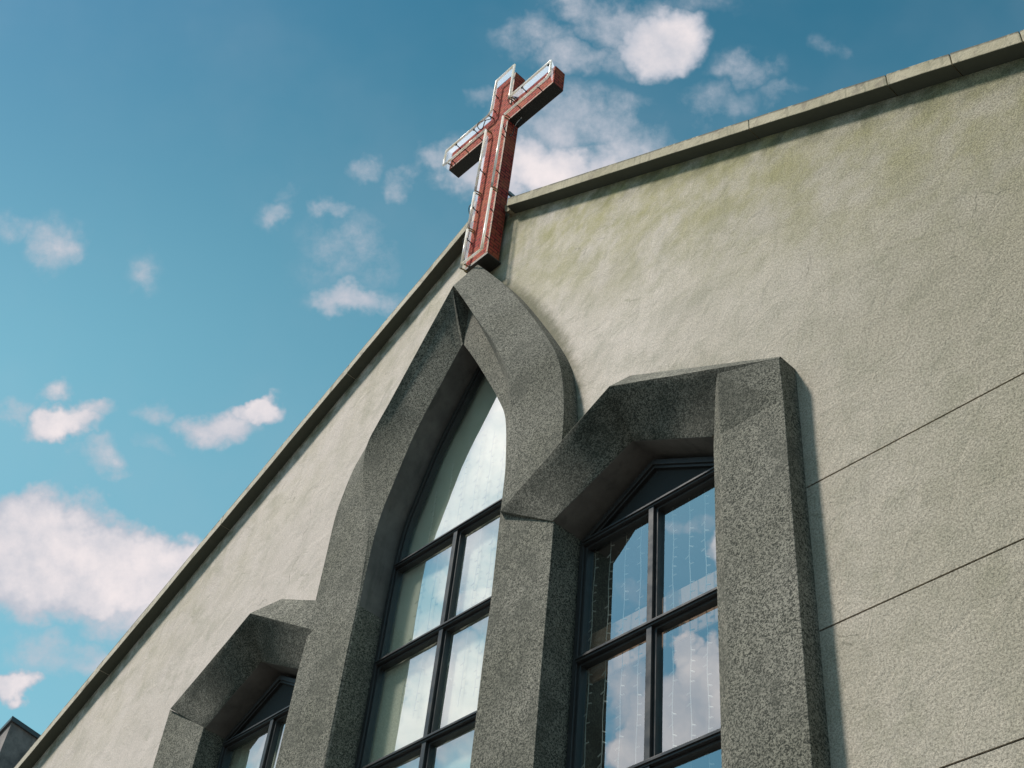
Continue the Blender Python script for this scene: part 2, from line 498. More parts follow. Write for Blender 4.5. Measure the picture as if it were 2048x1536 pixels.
def b_neighbour(t, p, pos, o):
    n = t.noise(pos, .55, 7, .68)
    col = t.mix(t.ramp(n, .35, .65), (.10, .09, .09), (.27, .235, .225))
    cr = crack_mask(t, pos, .22, .03, .7)
    n2 = t.ramp(t.noise(pos, 3.0, 6, .7), .5, .7)
    col = t.mix(t.math('MULTIPLY', n2, .5), col, (.05, .05, .05))
    col = t.mix(cr, col, (.03, .03, .035))
    t.put(p.inputs['Base Color'], col)
    p.inputs['Roughness'].default_value = .85


M = {k: mat(k, f) for k, f in dict(
    stucco=b_stucco, washed_granite=b_granite, coping_concrete=b_coping, dark_plaster=b_reveal, shaded_granite=b_shaded_granite, dark_metal=b_metal,
    red_tiles=b_tiles, tile_edge=b_tileedge, neon_tube=b_neon, pane_glass=b_glass, acrylic=b_acrylic, curtain=b_curtain, roof=b_roof, paving=b_paving,
    neighbour_wall=b_neighbour, cable=flat((.03, .028, .025)), bracket=flat((.045, .04, .035), .6), fixing=flat((.30, .23, .10), .6),
    joint=flat((.03, .032, .028), .95), white_plastic=flat((.85, .85, .82), .35), interior_wall=flat((.20, .14, .11), .9),
    white_board=flat((.8, .78, .8), .8), brace_steel=flat((.22, .24, .24), .5, .3), interior_dark=flat((.10, .085, .075), .9),
    pelmet=flat((.62, .36, .25), .7), shaded_soffit=flat((.085, .09, .07), .95), pane_dark_reflection=flat((.012, .013, .014), .75), parapet_cap=flat((.06, .07, .08), .5), window_trim=flat((.40, .40, .38), .6)).items()}


# ------------------------------------------------------------------ geometry helpers
def new(name, verts, faces, m, parent=None, smooth=False, bevel=0.0, normals=True):
    me = bpy.data.meshes.new(name)
    me.from_pydata([tuple(v) for v in verts], [], faces)
    me.update()
    bm = bmesh.new(); bm.from_mesh(me)
    bmesh.ops.remove_doubles(bm, verts=bm.verts, dist=1e-5)
    if normals:
        bmesh.ops.recalc_face_normals(bm, faces=bm.faces)
    bm.to_mesh(me); bm.free()
    if m:
        me.materials.append(M[m])
    if smooth:
        for p in me.polygons:
            p.use_smooth = True
    ob = bpy.data.objects.new(name, me)
    C.objects.link(ob)
    if parent:
        ob.parent = parent
    if bevel:
        bv = ob.modifiers.new("bevel", 'BEVEL')
        bv.width = bevel; bv.segments = 2; bv.limit_method = 'ANGLE'; bv.angle_limit = math.radians(25)
        bv.use_clamp_overlap = True
    return ob


def empty(name, parent=None, loc=(0, 0, 0)):
    o = bpy.data.objects.new(name, None)
    o.empty_display_size = .3
    C.objects.link(o)
    if parent:
        o.parent = parent
    o.location = loc
    return o


def tag(o, label=None, category=None, group=None, kind=None):
    for k, v in (('label', label), ('category', category), ('group', group), ('kind', kind)):
        if v:
            o[k] = v
    return o


def prism_data(poly, y0, y1):
    """poly: list of (x,z); solid between y0 and y1"""
    n = len(poly)
    vs = [(x, y0, z) for x, z in poly] + [(x, y1, z) for x, z in poly]
    tris = tessellate_polygon([[Vector((x, z, 0)) for x, z in poly]])
    fs = [tuple(tr) for tr in tris] + [tuple(i + n for i in reversed(tr)) for tr in tris]
    fs += [(i, (i + 1) % n, n + (i + 1) % n, n + i) for i in range(n)]
    return vs, fs


def prism(name, poly, y0, y1, m, parent=None, bevel=0.0):
    vs, fs = prism_data(poly, y0, y1)
    return new(name, vs, fs, m, parent, bevel=bevel)


def merge(parts):
    vs, fs = [], []
    for v, f in parts:
        o = len(vs)
        vs += list(v)
        fs += [tuple(i + o for i in q) for q in f]
    return vs, fs


def box_data(x0, x1, y0, y1, z0, z1):
    return prism_data([(x0, z0), (x1, z0), (x1, z1), (x0, z1)], y0, y1)


def tube_data(pts, r, seg=8, closed=False):
    pts = [Vector(p) for p in pts]
    n = len(pts)
    vs, fs = [], []
    ref = Vector((0, 1, 0))
    for i, p in enumerate(pts):
        a = pts[(i - 1) % n] if (closed or i) else pts[i]
        b = pts[(i + 1) % n] if (closed or i < n - 1) else pts[i]
        d = (b - a).normalized()
        u = ref - d * ref.dot(d)
        if u.length < .1:
            u = Vector((1, 0, 0)) - d * d.x
        u.normalize(); w = d.cross(u)
        if 0 < i < n - 1 or closed:
            c = max(.35, math.cos((p - a).angle(b - p) / 2)) if (p - a).length > 1e-6 and (b - p).length > 1e-6 else 1
        else:
            c = 1
        for k in range(seg):
            an = 2 * math.pi * k / seg
            side = u * math.cos(an) + w * math.sin(an) / c
            vs.append(p + side * r)
    m = n if closed else n - 1
    for i in range(m):
        j = (i + 1) % n
        for k in range(seg):
            l = (k + 1) % seg
            fs.append((i * seg + k, i * seg + l, j * seg + l, j * seg + k))
    if not closed:
        fs.append(tuple(range(seg - 1, -1, -1)))
        fs.append(tuple((n - 1) * seg + k for k in range(seg)))
    return vs, fs


def clip(poly, axis, v, keep_less):
    out = []
    for i in range(len(poly)):
        a, b = poly[i - 1], poly[i]
        ina = (a[axis] <= v) == keep_less
        inb = (b[axis] <= v) == keep_less
        if ina != inb:
            t_ = (v - a[axis]) / (b[axis] - a[axis])
            out.append((a[0] + t_ * (b[0] - a[0]), a[1] + t_ * (b[1] - a[1])))
        if inb:
            out.append(b)
    return out


def inset(poly, d):
    """inward offset of a convex polygon (counter-clockwise)"""
    n = len(poly)
    lines = []
    for i in range(n):
        a, b = Vector(poly[i]), Vector(poly[(i + 1) % n])
        e = (b - a)
        if e.length < 1e-6:
            continue
        e.normalize()
        nn = Vector((-e.y, e.x))
        lines.append((a + nn * d, e))
    out = []
    for i in range(len(lines)):
        p1, e1 = lines[i - 1]; p2, e2 = lines[i]
        cr = e1.x * e2.y - e1.y * e2.x
        if abs(cr) < 1e-5:
            out.append(tuple(p2)); continue
        w = p2 - p1
        s_ = (w.x * e2.y - w.y * e2.x) / cr
        out.append(tuple(p1 + e1 * s_))
    return out


def ring_data(outer, inner, y0, y1):
    n = len(outer)
    vs = [(x, y0, z) for x, z in outer] + [(x, y0, z) for x, z in inner] + [(x, y1, z) for x, z in outer] + [(x, y1, z) for x, z in inner]
    fs = []
    for i in range(n):
        j = (i + 1) % n
        fs += [(i, j, n + j, n + i), (2 * n + i, 3 * n + i, 3 * n + j, 2 * n + j), (i, 2 * n + i, 2 * n + j, j), (n + i, n + j, 3 * n + j, 3 * n + i)]
    return vs, fs


def catmull(pts, k):
    """dense interpolation of a list of tuples"""
    out = []
    n = len(pts)
    for i in range(n - 1):
        p0, p1, p2, p3 = pts[max(i - 1, 0)], pts[i], pts[i + 1], pts[min(i + 2, n - 1)]
        for s in range(k):
            u = s / k
            out.append(tuple(.5 * (2 * b + (c - a) * u + (2 * a - 5 * b + 4 * c - d) * u * u + (3 * b - a - 3 * c + d) * u ** 3)
                             for a, b, c, d in zip(p0, p1, p2, p3)))
    out.append(tuple(pts[-1]))
    return out


# ------------------------------------------------------------------ ground
g = new("ground", [(-700, -700, 0), (700, -700, 0), (700, 700, 0), (-700, 700, 0)], [(0, 1, 2, 3)], "paving")
tag(g, kind="structure")

# ------------------------------------------------------------------ church
church = tag(empty("church", loc=(0, 0, 0)), "gabled church front of weathered pale render with grey pebble-dash window surrounds and dark windows", "church")
SL, CW = .56, 16.78                       # slope of the gable and height of the wall at its apex
GX = 15.5
Z = lambda x: CW - SL * abs(x)

# upper wall: one sheet of render from the first groove to the gable, cut round the three windows
top_poly = [(-13.97, 8.948), (-4.70, 8.948), (-4.70, 10.2), (-2.80, 11.1), (-1.75, 10.6), (-1.70, 12.2), (-1.1, 13.2), (-.45, 14.1), (.22, 14.9),
            (.75, 14.2), (1.35, 13.2), (1.85, 12.2), (2.0, 11.0), (2.0, 10.75), (3.15, 11.1), (4.75, 10.2), (4.75, 8.948), (13.97, 8.948), (0, CW)]
prism("wall_panel", top_poly, 0.0, .26, "stucco", church)
bands = [(7.548, 8.932), (6.148, 7.532), (4.746, 6.132), (3.346, 4.730), (0.0, 3.330)]
for z0, z1 in bands:
    if z0 > 1:
        prism("wall_panel", [(4.70, z0), (GX, z0), (GX, min(z1, Z(GX) + 0) if 0 else z1), (4.70, z1)] if z1 < Z(GX) else
              [(4.70, z0), (GX, z0), (GX, Z(GX)), ((CW - z1) / SL, z1), (4.70, z1)], 0.0, .26, "stucco", church)
        prism("wall_panel", [(-GX, z0), (-4.70, z0), (-4.70, z1), (-GX, z1)] if z1 < Z(GX) else
              [(-GX, z0), (-4.70, z0), (-4.70, z1), (-(CW - z1) / SL, z1), (-GX, Z(GX))], 0.0, .26, "stucco", church)
    else:
        prism("wall_panel", [(-GX, z0), (GX, z0), (GX, z1), (-GX, z1)], 0.0, .26, "stucco", church)
# dark backing that shows in the grooves
for a, b in ((-GX, -4.6), (4.6, GX)):
    prism("wall_core", [(a, 0), (b, 0), (b, Z(b) - .05 if abs(b) > 14 else 9.3), (a, Z(a) - .05 if abs(a) > 14 else 9.3)] if 0 else
          [(a, 0.05), (b, 0.05), (b, 8.0), (a, 8.0)], .014, .255, "joint", church)
    w = 8.9
    prism("wall_core", [(a if abs(a) < 12 else math.copysign(13.5, a), 8.0), (b if abs(b) < 12 else 13.5, 8.0),
                        (b if abs(b) < 12 else 13.0, 9.2), (a if abs(a) < 12 else -13.0, 9.2)], .014, .255, "joint", church)
# side walls, back wall, roof slopes, floors
prism("side_wall", [(-GX, 0), (-GX + .3, 0), (-GX + .3, Z(GX) - .05), (-GX, Z(GX) - .05)], .27, 16, "stucco", church)
prism("side_wall", [(GX - .3, 0), (GX, 0), (GX, Z(GX) - .05), (GX - .3, Z(GX) - .05)], .27, 16, "stucco", church)
prism("back_wall", [(-GX, 0), (GX, 0), (GX, Z(GX) - .1), (0, CW - .1), (-GX, Z(GX) - .1)], 16.0, 16.3, "stucco", church)
for s in (-1, 1):
    prism("roof", [(0, CW - .06), (s * GX, Z(GX) - .06), (s * GX, Z(GX) - .26), (0, CW - .26)], .27, 15.99, "roof", church)
prism("floor_slab", [(-GX + .3, 3.0), (GX - .3, 3.0), (GX - .3, 3.3), (-GX + .3, 3.3)], .27, 15.9, "interior_dark", church)
prism("inner_wall", [(-GX + .3, 3.3), (GX - .3, 3.3), (GX - .3, 7.5), (8.2, 11.9), (0, 16.4), (-8.2, 11.9), (-GX + .3, 7.5)], 4.2, 4.3, "interior_wall", church)
prism("inner_wall", [(1.72, 3.3), (1.84, 3.3), (1.84, 12.2), (1.72, 12.2)], .33, 4.2, "interior_wall", church)
prism("inner_wall", [(-1.5, 3.3), (-1.4, 3.3), (-1.4, 13.2), (-1.5, 13.2)], .33, 4.2, "interior_wall", church)
prism("ceiling", [(1.84, 10.55), (8.0, 10.55), (8.0, 10.7), (1.84, 10.7)], .33, 4.2, "interior_dark", church)
prism("inner_wall", [(4.6, 3.3), (4.7, 3.3), (4.7, 10.55), (4.6, 10.55)], .33, 4.2, "interior_wall", church)

def split_mats(ob, test, mat2):
    ob.data.materials.append(M[mat2])
    for p in ob.data.polygons:
        if test(p):
            p.material_index = 1


# coping stones
YC = -.17
TH = .195


def stone(x0, x1, jit):
    a, b = min(x0, x1), max(x0, x1)
    n = 7
    vs, fs = [], []
    k = SL
    for i in range(n + 1):
        x = a + (b - a) * i / n
        z = Z(x)
        w = lambda q: noise.noise(Vector((x * 2.1, q, jit))) * .006
        vs += [(x, YC + w(1), z + .002 + w(2)), (x, YC + .004 + w(3), z + TH + w(4)), (x, .30, z + TH + .01), (x, .30, z + .002)]
    for i in range(n):
        o = i * 4
        for q in range(4):
            r = (q + 1) % 4
            fs.append((o + q, o + 4 + q, o + 4 + r, o + r))
    fs.append((0, 1, 2, 3)); fs.append((n * 4 + 3, n * 4 + 2, n * 4 + 1, n * 4))
    ob = new("coping_stone", vs, fs, "coping_concrete", church, bevel=.008)
    split_mats(ob, lambda p: p.normal.z < -.5, "shaded_soffit")  # underside faces take a darker colour, shade under the coping painted in
    return ob


JR = [.64, 4.78, 6.44, 7.10, 7.75, 9.4, 11.2, 13.0, 15.7]
for i in range(len(JR) - 1):
    stone(JR[i] + .004, JR[i + 1] - .004, i * 3.1)
JL = [-.02, -2.6, -5.2, -7.8, -10.4, -13.0, -15.7]
for i in range(len(JL) - 1):
    stone(JL[i] - .0015, JL[i + 1] + .0015, i * 5.3 + 60)
# small rounded return between the cross and the right coping
pts = [(.645, 16.41)] + [(.645 - .13 * math.sin(a), 16.41 + .13 * (1 - math.cos(a)) + .0) for a in [math.radians(d) for d in range(15, 91, 15)]] + [(.515, 16.62), (.645, 16.62)]
prism("coping_return", pts, -.10, .28, "coping_concrete", church, bevel=.01)
prism("gable_cap", [(-.02, 16.55), (.64, 16.42), (.64, 16.80), (-.02, 16.95)], .02, .30, "coping_concrete", church)

# central arch: stations from the apex down; O outer edge (y -.22), R ridge, E opening edge (y -.2)
YO, YE, YB = -.22, -.20, .32
right = [  # Ox,Oz, Rx,Ry,Rz, Ex,Ez
    (.27, 15.42, .20, -.50, 14.80, .20, 13.93),
    (.91, 14.50, .82, -.48, 13.68, .50, 13.42),
    (1.45, 13.57, 1.14, -.42, 13.06, .80, 12.88),
    (1.93, 12.65, 1.36, -.36, 12.50, 1.06, 12.38),
    (2.12, 12.10, 1.39, -.28, 12.00, 1.24, 11.95),
    (2.22, 11.40, 1.38, -.235, 11.35, 1.33, 11.32),
    (2.23, 10.80, 1.385, -.225, 10.75, 1.36, 10.72),
    (2.21, 9.90, 1.39, -.225, 9.90, 1.37, 9.90)]
left = [
    (.25, 15.42, .18, -.50, 14.80, .20, 13.93),
    (-.30, 14.75, -.173, -.48, 14.305, .03, 13.68),
    (-.72, 14.15, -.511, -.46, 13.826, -.16, 13.38),
    (-1.08, 13.72, -.832, -.44, 13.394, -.38, 13.02),
    (-1.36, 13.44, -1.05, -.42, 13.16, -.52, 12.74),
    (-1.52, 13.20, -1.235, -.39, 12.97, -.62, 12.48),
    (-1.715, 12.91, -1.32, -.34, 12.72, -.72, 12.20),
    (-1.83, 12.54, -1.27, -.30, 12.38, -.80, 11.98),
    (-1.895, 12.16, -1.18, -.265, 12.04, -.87, 11.78),
    (-1.90, 11.50, -1.01, -.24, 11.42, -.93, 11.38),
    (-1.892, 10.60, -.98, -.225, 10.65, -.96, 10.62),
    (-1.92, 9.90, -.97, -.225, 9.90, -.95, 9.90)]


def arch_side(st, is_right, name="window_surround"):
    full = []
    for s in st:
        ox, oz, rx, ry, rz, ex, ez = s
        full.append(s)
    k = 7 if is_right else 4
    dense = catmull(full, k)
    # straight run down
    zb = 3.0
    last = dense[-1]
    for i in range(1, 13):
        z = last[1] + (zb - last[1]) * i / 12
        dense.append((last[0], z, last[2], last[3], z, last[5], z))
    rows = []
    n0 = len(dense)
    for i, (ox, oz, rx, ry, rz, ex, ez) in enumerate(dense):
        q = min(1.0, max(0.0, (14.8 - rz) / 2.8))                  # 0 at apex .. 1 where the splay has died away
        f = 1 - q
        # fold line inside the splay
        a = (.10 + .42 * q) if is_right else (.14 + .06 * q)
        mx, mz = rx + (ex - rx) * a, rz + (ez - rz) * a
        ma = .85 if is_right else .30
        my = ry + (YE - ry) * (ma * (1 if i else .2)) if i else ry + .03
        j = Vector((rz * .9, 4.0 if is_right else 9.0, 0))
        w = lambda c: noise.noise(j + Vector((0, 0, c))) * .010
        rows.append([(ox, YB, oz), (ox, 0.0, oz), (ox + w(1), YO + w(2), oz), (rx + w(3), ry + w(4), rz), (mx + w(5), my + w(6) * .5, mz + w(5)),
                     (ex + w(7), YE, ez), (ex, YB, ez)])
    vs, fs = [], []
    for r in rows:
        vs += r
    m = len(rows[0])
    for i in range(len(rows) - 1):
        for c in range(m - 1):
            a_, b_ = i * m + c, i * m + c + 1
            fs.append((a_, b_, b_ + m, a_ + m))
    # close: back and ends
    for i in range(len(rows) - 1):
        fs.append((i * m, (i + 1) * m, (i + 1) * m + m - 1, i * m + m - 1))
    e = (len(rows) - 1) * m
    fs.append(tuple(e + c for c in range(m)))
    fs.append(tuple(reversed(range(m))))
    return vs, fs, dense


vr, fr, dr = arch_side(right, True)
vl, fl, dl = arch_side(left, False)


arch = empty("arch_surround", church)
tag(arch, "tall pointed central surround rising to the foot of the cross")
for v, f in ((vr, fr), (vl, fl)):
    ob = new("arch_leg", v, f, "washed_granite", arch, normals=True, bevel=.006)
    bm = bmesh.new(); bm.from_mesh(ob.data)
    for fc in bm.faces:
        fc.smooth = True
    for ed in bm.edges:
        ed.smooth = len(ed.link_faces) == 2 and ed.calc_face_angle(0) < math.radians(17)
    bm.to_mesh(ob.data); bm.free()
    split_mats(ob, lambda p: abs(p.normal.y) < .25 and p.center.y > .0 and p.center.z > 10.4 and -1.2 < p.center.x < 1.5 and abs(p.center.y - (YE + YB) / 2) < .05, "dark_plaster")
# chisel-shaped block closing the crown of the arch where both legs meet
# hoods over the side windows


def hood(name, O, R, E, label, xl, xr):
    """O, R, E: outer, ridge and inner polylines of 3 points (x,y,z)"""
    vs, fs = [], []
    def sub(P):
        out = []
        for a, b in ((0, 1), (1, 2)):
            A, B = Vector(P[a]), Vector(P[b])
            for i in range(8):
                out.append(A.lerp(B, i / 8))
        out.append(Vector(P[2]))
        return out
    o, r, e = sub(O), sub(R), sub(E)
    n = len(o)
    NI = 6
    rows = []
    for i in range(n):
        f3 = lambda v: v + Vector((0, noise.noise(v * 1.7) * .008, noise.noise(v * 1.7 + Vector((9, 4, 2))) * .006))
        row = [Vector((o[i].x, YB, o[i].z)), f3(o[i])]
        row += [f3(r[i].lerp(e[i], q / NI)) for q in range(NI + 1)]
        row += [Vector((e[i].x, YB, e[i].z))]
        rows.append(row)
    m_ = len(rows[0])
    for row in rows:
        vs += row
    for i in range(n - 1):
        for c in range(m_):
            d = (c + 1) % m_
            fs.append((i * m_ + c, i * m_ + d, (i + 1) * m_ + d, (i + 1) * m_ + c))
    splay = set()
    fs.append(tuple(range(m_))); q = (n - 1) * m_; fs.append(tuple(q + c for c in reversed(range(m_))))
    ob = new("hood", vs, fs, "washed_granite", None, bevel=.006)
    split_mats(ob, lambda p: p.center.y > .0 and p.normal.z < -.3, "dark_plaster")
    ob.data.materials.append(M["shaded_granite"])
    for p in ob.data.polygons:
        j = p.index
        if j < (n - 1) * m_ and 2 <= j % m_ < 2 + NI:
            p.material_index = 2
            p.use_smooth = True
    return ob


def lofted(name, sections, m, parent, bevel=.006):
    """sections: list of lists of points, same length, closed loops"""
    vs, fs = [], []
    k = len(sections[0])
    for s in sections:
        vs += s
    for i in range(len(sections) - 1):
        for c in range(k):
            d = (c + 1) % k
            fs.append((i * k + c, i * k + d, (i + 1) * k + d, (i + 1) * k + c))
    fs.append(tuple(range(k)))
    fs.append(tuple((len(sections) - 1) * k + c for c in reversed(range(k))))
    return new(name, vs, fs, m, parent, bevel=bevel)


# right window surround
sr = empty("window_surround", church)
tag(sr, "squat five-sided surround of the right window with a broad outer pier")
h = hood("hood", [(1.37, -.215, 10.52), (3.17, -.215, 11.32), (4.985, -.215, 10.33)],
         [(1.44, -.28, 10.44), (3.165, -.50, 10.95), (4.99, -.236, 10.29)],
         [(2.205, -.232, 9.93), (3.12, -.10, 10.53), (4.11, -.11, 9.97)], "", 0, 0)
h.parent = sr
secs = []
for z in [3.0, 4.5, 6.0, 7.0, 8.0, 8.8, 9.4, 9.80]:
    w = lambda c: noise.noise(Vector((z * 1.3, c, 2.2))) * .006
    secs.append([(4.985, YB, z), (4.985 + w(1), -.218, z), (4.30 + w(2), -.222 + w(3), z), (4.155 + w(4), -.15, z), (4.15, YB, z)])
secs.append([(4.985, YB, 10.30), (4.985, -.236, 10.30), (4.38, -.345, 10.42), (4.27, -.24, 10.36), (4.16, YB, 10.30)])
lofted("pier", secs, "washed_granite", sr)

# left window surround
sl_ = empty("window_surround", church)
tag(sl_, "squat five-sided surround of the left window, cut off by the picture edge")
h = hood("hood", [(-4.88, -.215, 10.60), (-2.72, -.215, 11.33), (-1.60, -.17, 10.80)],
         [(-4.82, -.255, 10.55), (-2.89, -.50, 11.03), (-1.60, -.18, 10.35)],
         [(-3.94, -.14, 9.99), (-3.04, -.10, 10.60), (-1.60, -.10, 9.83)], "", 0, 0)
h.parent = sl_
secs = []
for z in [3.0, 5.0, 7.0, 8.0, 9.0]:
    w = lambda c: noise.noise(Vector((z * 1.3, c, 7.2))) * .006
    secs.append([(-4.88, YB, z), (-4.88 + w(1), -.22, z), (-3.95 + w(2), -.16, z), (-3.93, YB, z)])
secs.append([(-4.88, YB, 10.58), (-4.88, -.225, 10.58), (-3.95, -.155, 10.0), (-3.93, YB, 10.0)])
lofted("pier", secs, "washed_granite", sl_)
# sill blocks below the windows
for a, b in ((-4.88, -1.93), (-.95, 1.37), (2.22, 4.985)):
    prism("sill", [(a, 2.9), (b, 2.9), (b, 3.3), (a, 3.3)], -.25, YB, "washed_granite", church)

# ------------------------------------------------------------------ windows
YG = .20


def window(outline, transoms, mull, mull_top, label, tilt_seed, head=False):
    """outline counter-clockwise (x,z), convex"""
    rnd = random.Random(tilt_seed)
    win = empty("window", church)
    tag(win, label)
    inner = inset(outline, .055)
    new("frame", *ring_data(outline, inner, YG - .07, YG + .05), "dark_metal", win, bevel=.004)
    zs = sorted(transoms)
    bw = .031
    for z in zs:
        p = clip(clip(inner, 1, z - bw, False), 1, z + bw, True)
        prism("transom", p, YG - .085, YG + .045, "dark_metal", win, bevel=.004)
        p2 = clip(clip(inner, 1, z - .008, False), 1, z + .008, True)
        prism("drip_bead", p2, YG - .10, YG - .084, "dark_metal", win)
    levels = [min(q[1] for q in inner)] + zs + [max(q[1] for q in inner)]
    for i in range(len(levels) - 1):
        z0, z1 = levels[i] + (bw if i else 0), levels[i + 1] - (bw if i < len(levels) - 2 else 0)
        cell = clip(clip(inner, 1, z0, False), 1, z1, True)
        halves = [cell]
        if z1 < mull_top + .05:
            prism("mullion", clip(clip(cell, 0, mull - bw, False), 0, mull + bw, True), YG - .078, YG + .04, "dark_metal", win, bevel=.004)
            halves = [clip(cell, 0, mull - bw, True), clip(cell, 0, mull + bw, False)]
        for hcell in halves:
            if len(hcell) < 3:
                continue
            dd = []
            for q in hcell:
                if not dd or math.hypot(q[0] - dd[-1][0], q[1] - dd[-1][1]) > 1e-3:
                    dd.append(q)
            if math.hypot(dd[0][0] - dd[-1][0], dd[0][1] - dd[-1][1]) < 1e-3:
                dd.pop()
            ins = inset(dd, .028)
            sash = new("sash", *ring_data(dd, ins, YG - .045, YG + .03), "dark_metal", win, bevel=.003)
            cx = sum(q[0] for q in ins) / len(ins); cz = sum(q[1] for q in ins) / len(ins)
            ax, az = rnd.uniform(-.006, .006), rnd.uniform(-.006, .006)
            big = inset(dd, .02)
            vs = [(x, YG + (x - cx) * ax + (z - cz) * az, z) for x, z in big]
            if head and i == len(levels) - 2:
                prism("dark_head_pane", big, YG - .004, YG + .012, "pane_dark_reflection", win)  # opaque black in place of glass, paints the pane's dark reflection of the hood
            else:
                new("glass_pane", vs, [tuple(range(len(vs)))], "pane_glass", win, normals=False)
    return win


# outline of the central lancet follows the opening edge of the arch
lo = [(d_[5], d_[6]) for d_ in dl]
ro = [(d_[5], d_[6]) for d_ in dr]
cen = [(x + .02, z - .03) for x, z in lo if z > 3.35][::2]
cer = [(x - .02, z - .03) for x, z in ro if z > 3.35][::2]


def hull(pts):
    pts = sorted(set(pts))
    def half(ps):
        h_ = []
        for p in ps:
            while len(h_) >= 2 and (h_[-1][0] - h_[-2][0]) * (p[1] - h_[-2][1]) - (h_[-1][1] - h_[-2][1]) * (p[0] - h_[-2][0]) <= 1e-5:
                h_.pop()
            h_.append(p)
        return h_
    a, b = half(pts), half(pts[::-1])
    return a[:-1] + b[:-1]


c_out = hull(cen + cer + [(-.93, 3.3), (1.35, 3.3)])
window(c_out, [4.42, 5.77, 7.11, 8.45, 9.79, 11.12], .20, 11.15, "tall pointed window in the central arch, pale blind behind its panes", 3)
rw = [(2.235, 3.3), (4.13, 3.3), (4.13, 9.90), (3.17, 10.42), (2.235, 9.88)]
window(rw, [4.44, 5.80, 7.15, 8.49, 9.84], 3.17, 9.9, "right window reflecting blue sky, strings of little lights hanging inside", 5, True)
lw_ = [(-3.90, 3.3), (-1.95, 3.3), (-1.95, 9.95), (-2.92, 10.48), (-3.90, 9.95)]
window(lw_, [4.44, 5.80, 7.15, 8.49, 9.86], -2.84, 9.9, "left window half hidden by the central arch, pleated curtain inside", 9, True)

# ------------------------------------------------------------------ things behind the glass
def pleated(name, x0, x1, z0, z1, y, amp, per, ztop=None):
    n = int((x1 - x0) / per * 6)
    vs, fs = [], []
    for i in range(n + 1):
        x = x0 + (x1 - x0) * i / n
        yy = y + amp * math.sin(2 * math.pi * (x - x0) / per + .7 * noise.noise(Vector((x * 2, 0, 0))))
        zt = ztop(x) if ztop else z1
        vs += [(x, yy, z0), (x, yy, zt), (x, yy + .006, z0), (x, yy + .006, zt)]
    for i in range(n):
        o = i * 4
        fs += [(o, o + 4, o + 5, o + 1), (o + 2, o + 3, o + 7, o + 6), (o + 1, o + 5, o + 7, o + 3), (o, o + 2, o + 6, o + 4)]
    fs += [(0, 1, 3, 2), (n * 4, n * 4 + 2, n * 4 + 3, n * 4 + 1)]
    return new(name, vs, fs, "curtain", None, smooth=False)


cu = pleated("curtain", -1.30, 1.66, 3.4, 0, .272, .005, .5, ztop=lambda x: 13.9 - 1.1 * abs(x - .2))
tag(cu, "cream blind hanging behind the panes of the tall central window", "curtain", "blinds behind the windows")
cu = pleated("curtain", -4.0, -1.75, 3.4, 10.2, .33, .025, .16)
tag(cu, "greenish pleated curtain behind the left window beside the central arch", "curtain", "blinds behind the windows")
wb = prism("pelmet_board", [(2.25, 8.36), (4.10, 8.36), (4.10, 8.90), (2.25, 8.90)], .33, .35, "pelmet")
tag(wb, "orange brown board fixed across the inside of the right window, above its second transom", "board")


def light_string(x, y, ztop, zbot, rnd):
    n = int((ztop - zbot) / .10)
    pts = [(x + .006 * math.sin(i * .9 + x * 5), y, ztop - i * (ztop - zbot) / n) for i in range(n + 1)]
    parts = [tube_data(pts, .0048, 4)]
    for i in range(1, n):
        if rnd.random() < .85:
            p = Vector(pts[i]); s = rnd.choice((-1, 1, 1))
            q = p + Vector((.045 * s, rnd.uniform(-.004, .004), rnd.uniform(-.03, .0)))
            parts.append(tube_data([p, q], .007, 4))
    return new("string_light", *merge(parts), "white_plastic", None)


rnd = random.Random(8)
k = 0
for x, lab in ((2.32, "first string of white icicle lights from the left edge of the right window"),
               (2.52, "second string of white icicle lights from the left edge of the right window"),
               (2.72, "third string of white icicle lights from the left edge of the right window"),
               (2.93, "string of white icicle lights just before the mullion of the right window"),
               (3.13, "string of white icicle lights behind the mullion of the right window"),
               (3.32, "string of white icicle lights just past the mullion of the right window"),
               (3.51, "sixth icicle light string, towards the outer pier of the right window"),
               (3.70, "icicle light string second from the outer pier of the right window"),
               (3.89, "icicle light string next to the outer pier of the right window")):
    o = light_string(x + rnd.uniform(-.015, .015), .27, 9.86 + rnd.uniform(-.05, .05), 4.5, rnd)
    tag(o, lab, "string lights", "icicle light strings inside the windows")
for i, x in enumerate((-.45, -.2, .05, .3, .52, .74, .96)):
    o = light_string(x, .237, 12.9 - abs(x - .2) * 1.2, 8.9 + rnd.uniform(-.2, .2), rnd)
    tag(o, ("%s thin light string behind the central window, counted from its left jamb" %
            ("first", "second", "third", "fourth", "fifth", "sixth", "seventh")[i]), "string lights", "icicle light strings inside the windows")

# ------------------------------------------------------------------ cross
cross = tag(empty("cross", loc=(0, 0, 0)), "red tiled cross outlined in white neon tube at the top of the gable", "cross")
cx0, cx1, cb, ct = .035, .485, 15.47, 19.95
az0, az1, al, ar = 18.60, 19.06, -.86, 1.44
YF, YK = -.25, -.05
outline = [(cx0, cb), (cx1, cb), (cx1, az0), (ar, az0), (ar, az1), (cx1, az1), (cx1, ct), (cx0, ct), (cx0, az1), (al, az1), (al, az0), (cx0, az0)]
body = prism("cross_body", outline, YF, YK, "red_tiles", cross, bevel=.006)
split_mats(body, lambda p: p.normal.z < -.6, "cable")
# chipped bedding strip along the front edges
parts = []
e = .018


def strip(a, b, w_in):
    (x0, z0), (x1, z1) = a, b
    return box_data(min(x0, x1) - 0, max(x0, x1), YF - .006, YF - .001, min(z0, z1), max(z0, z1))


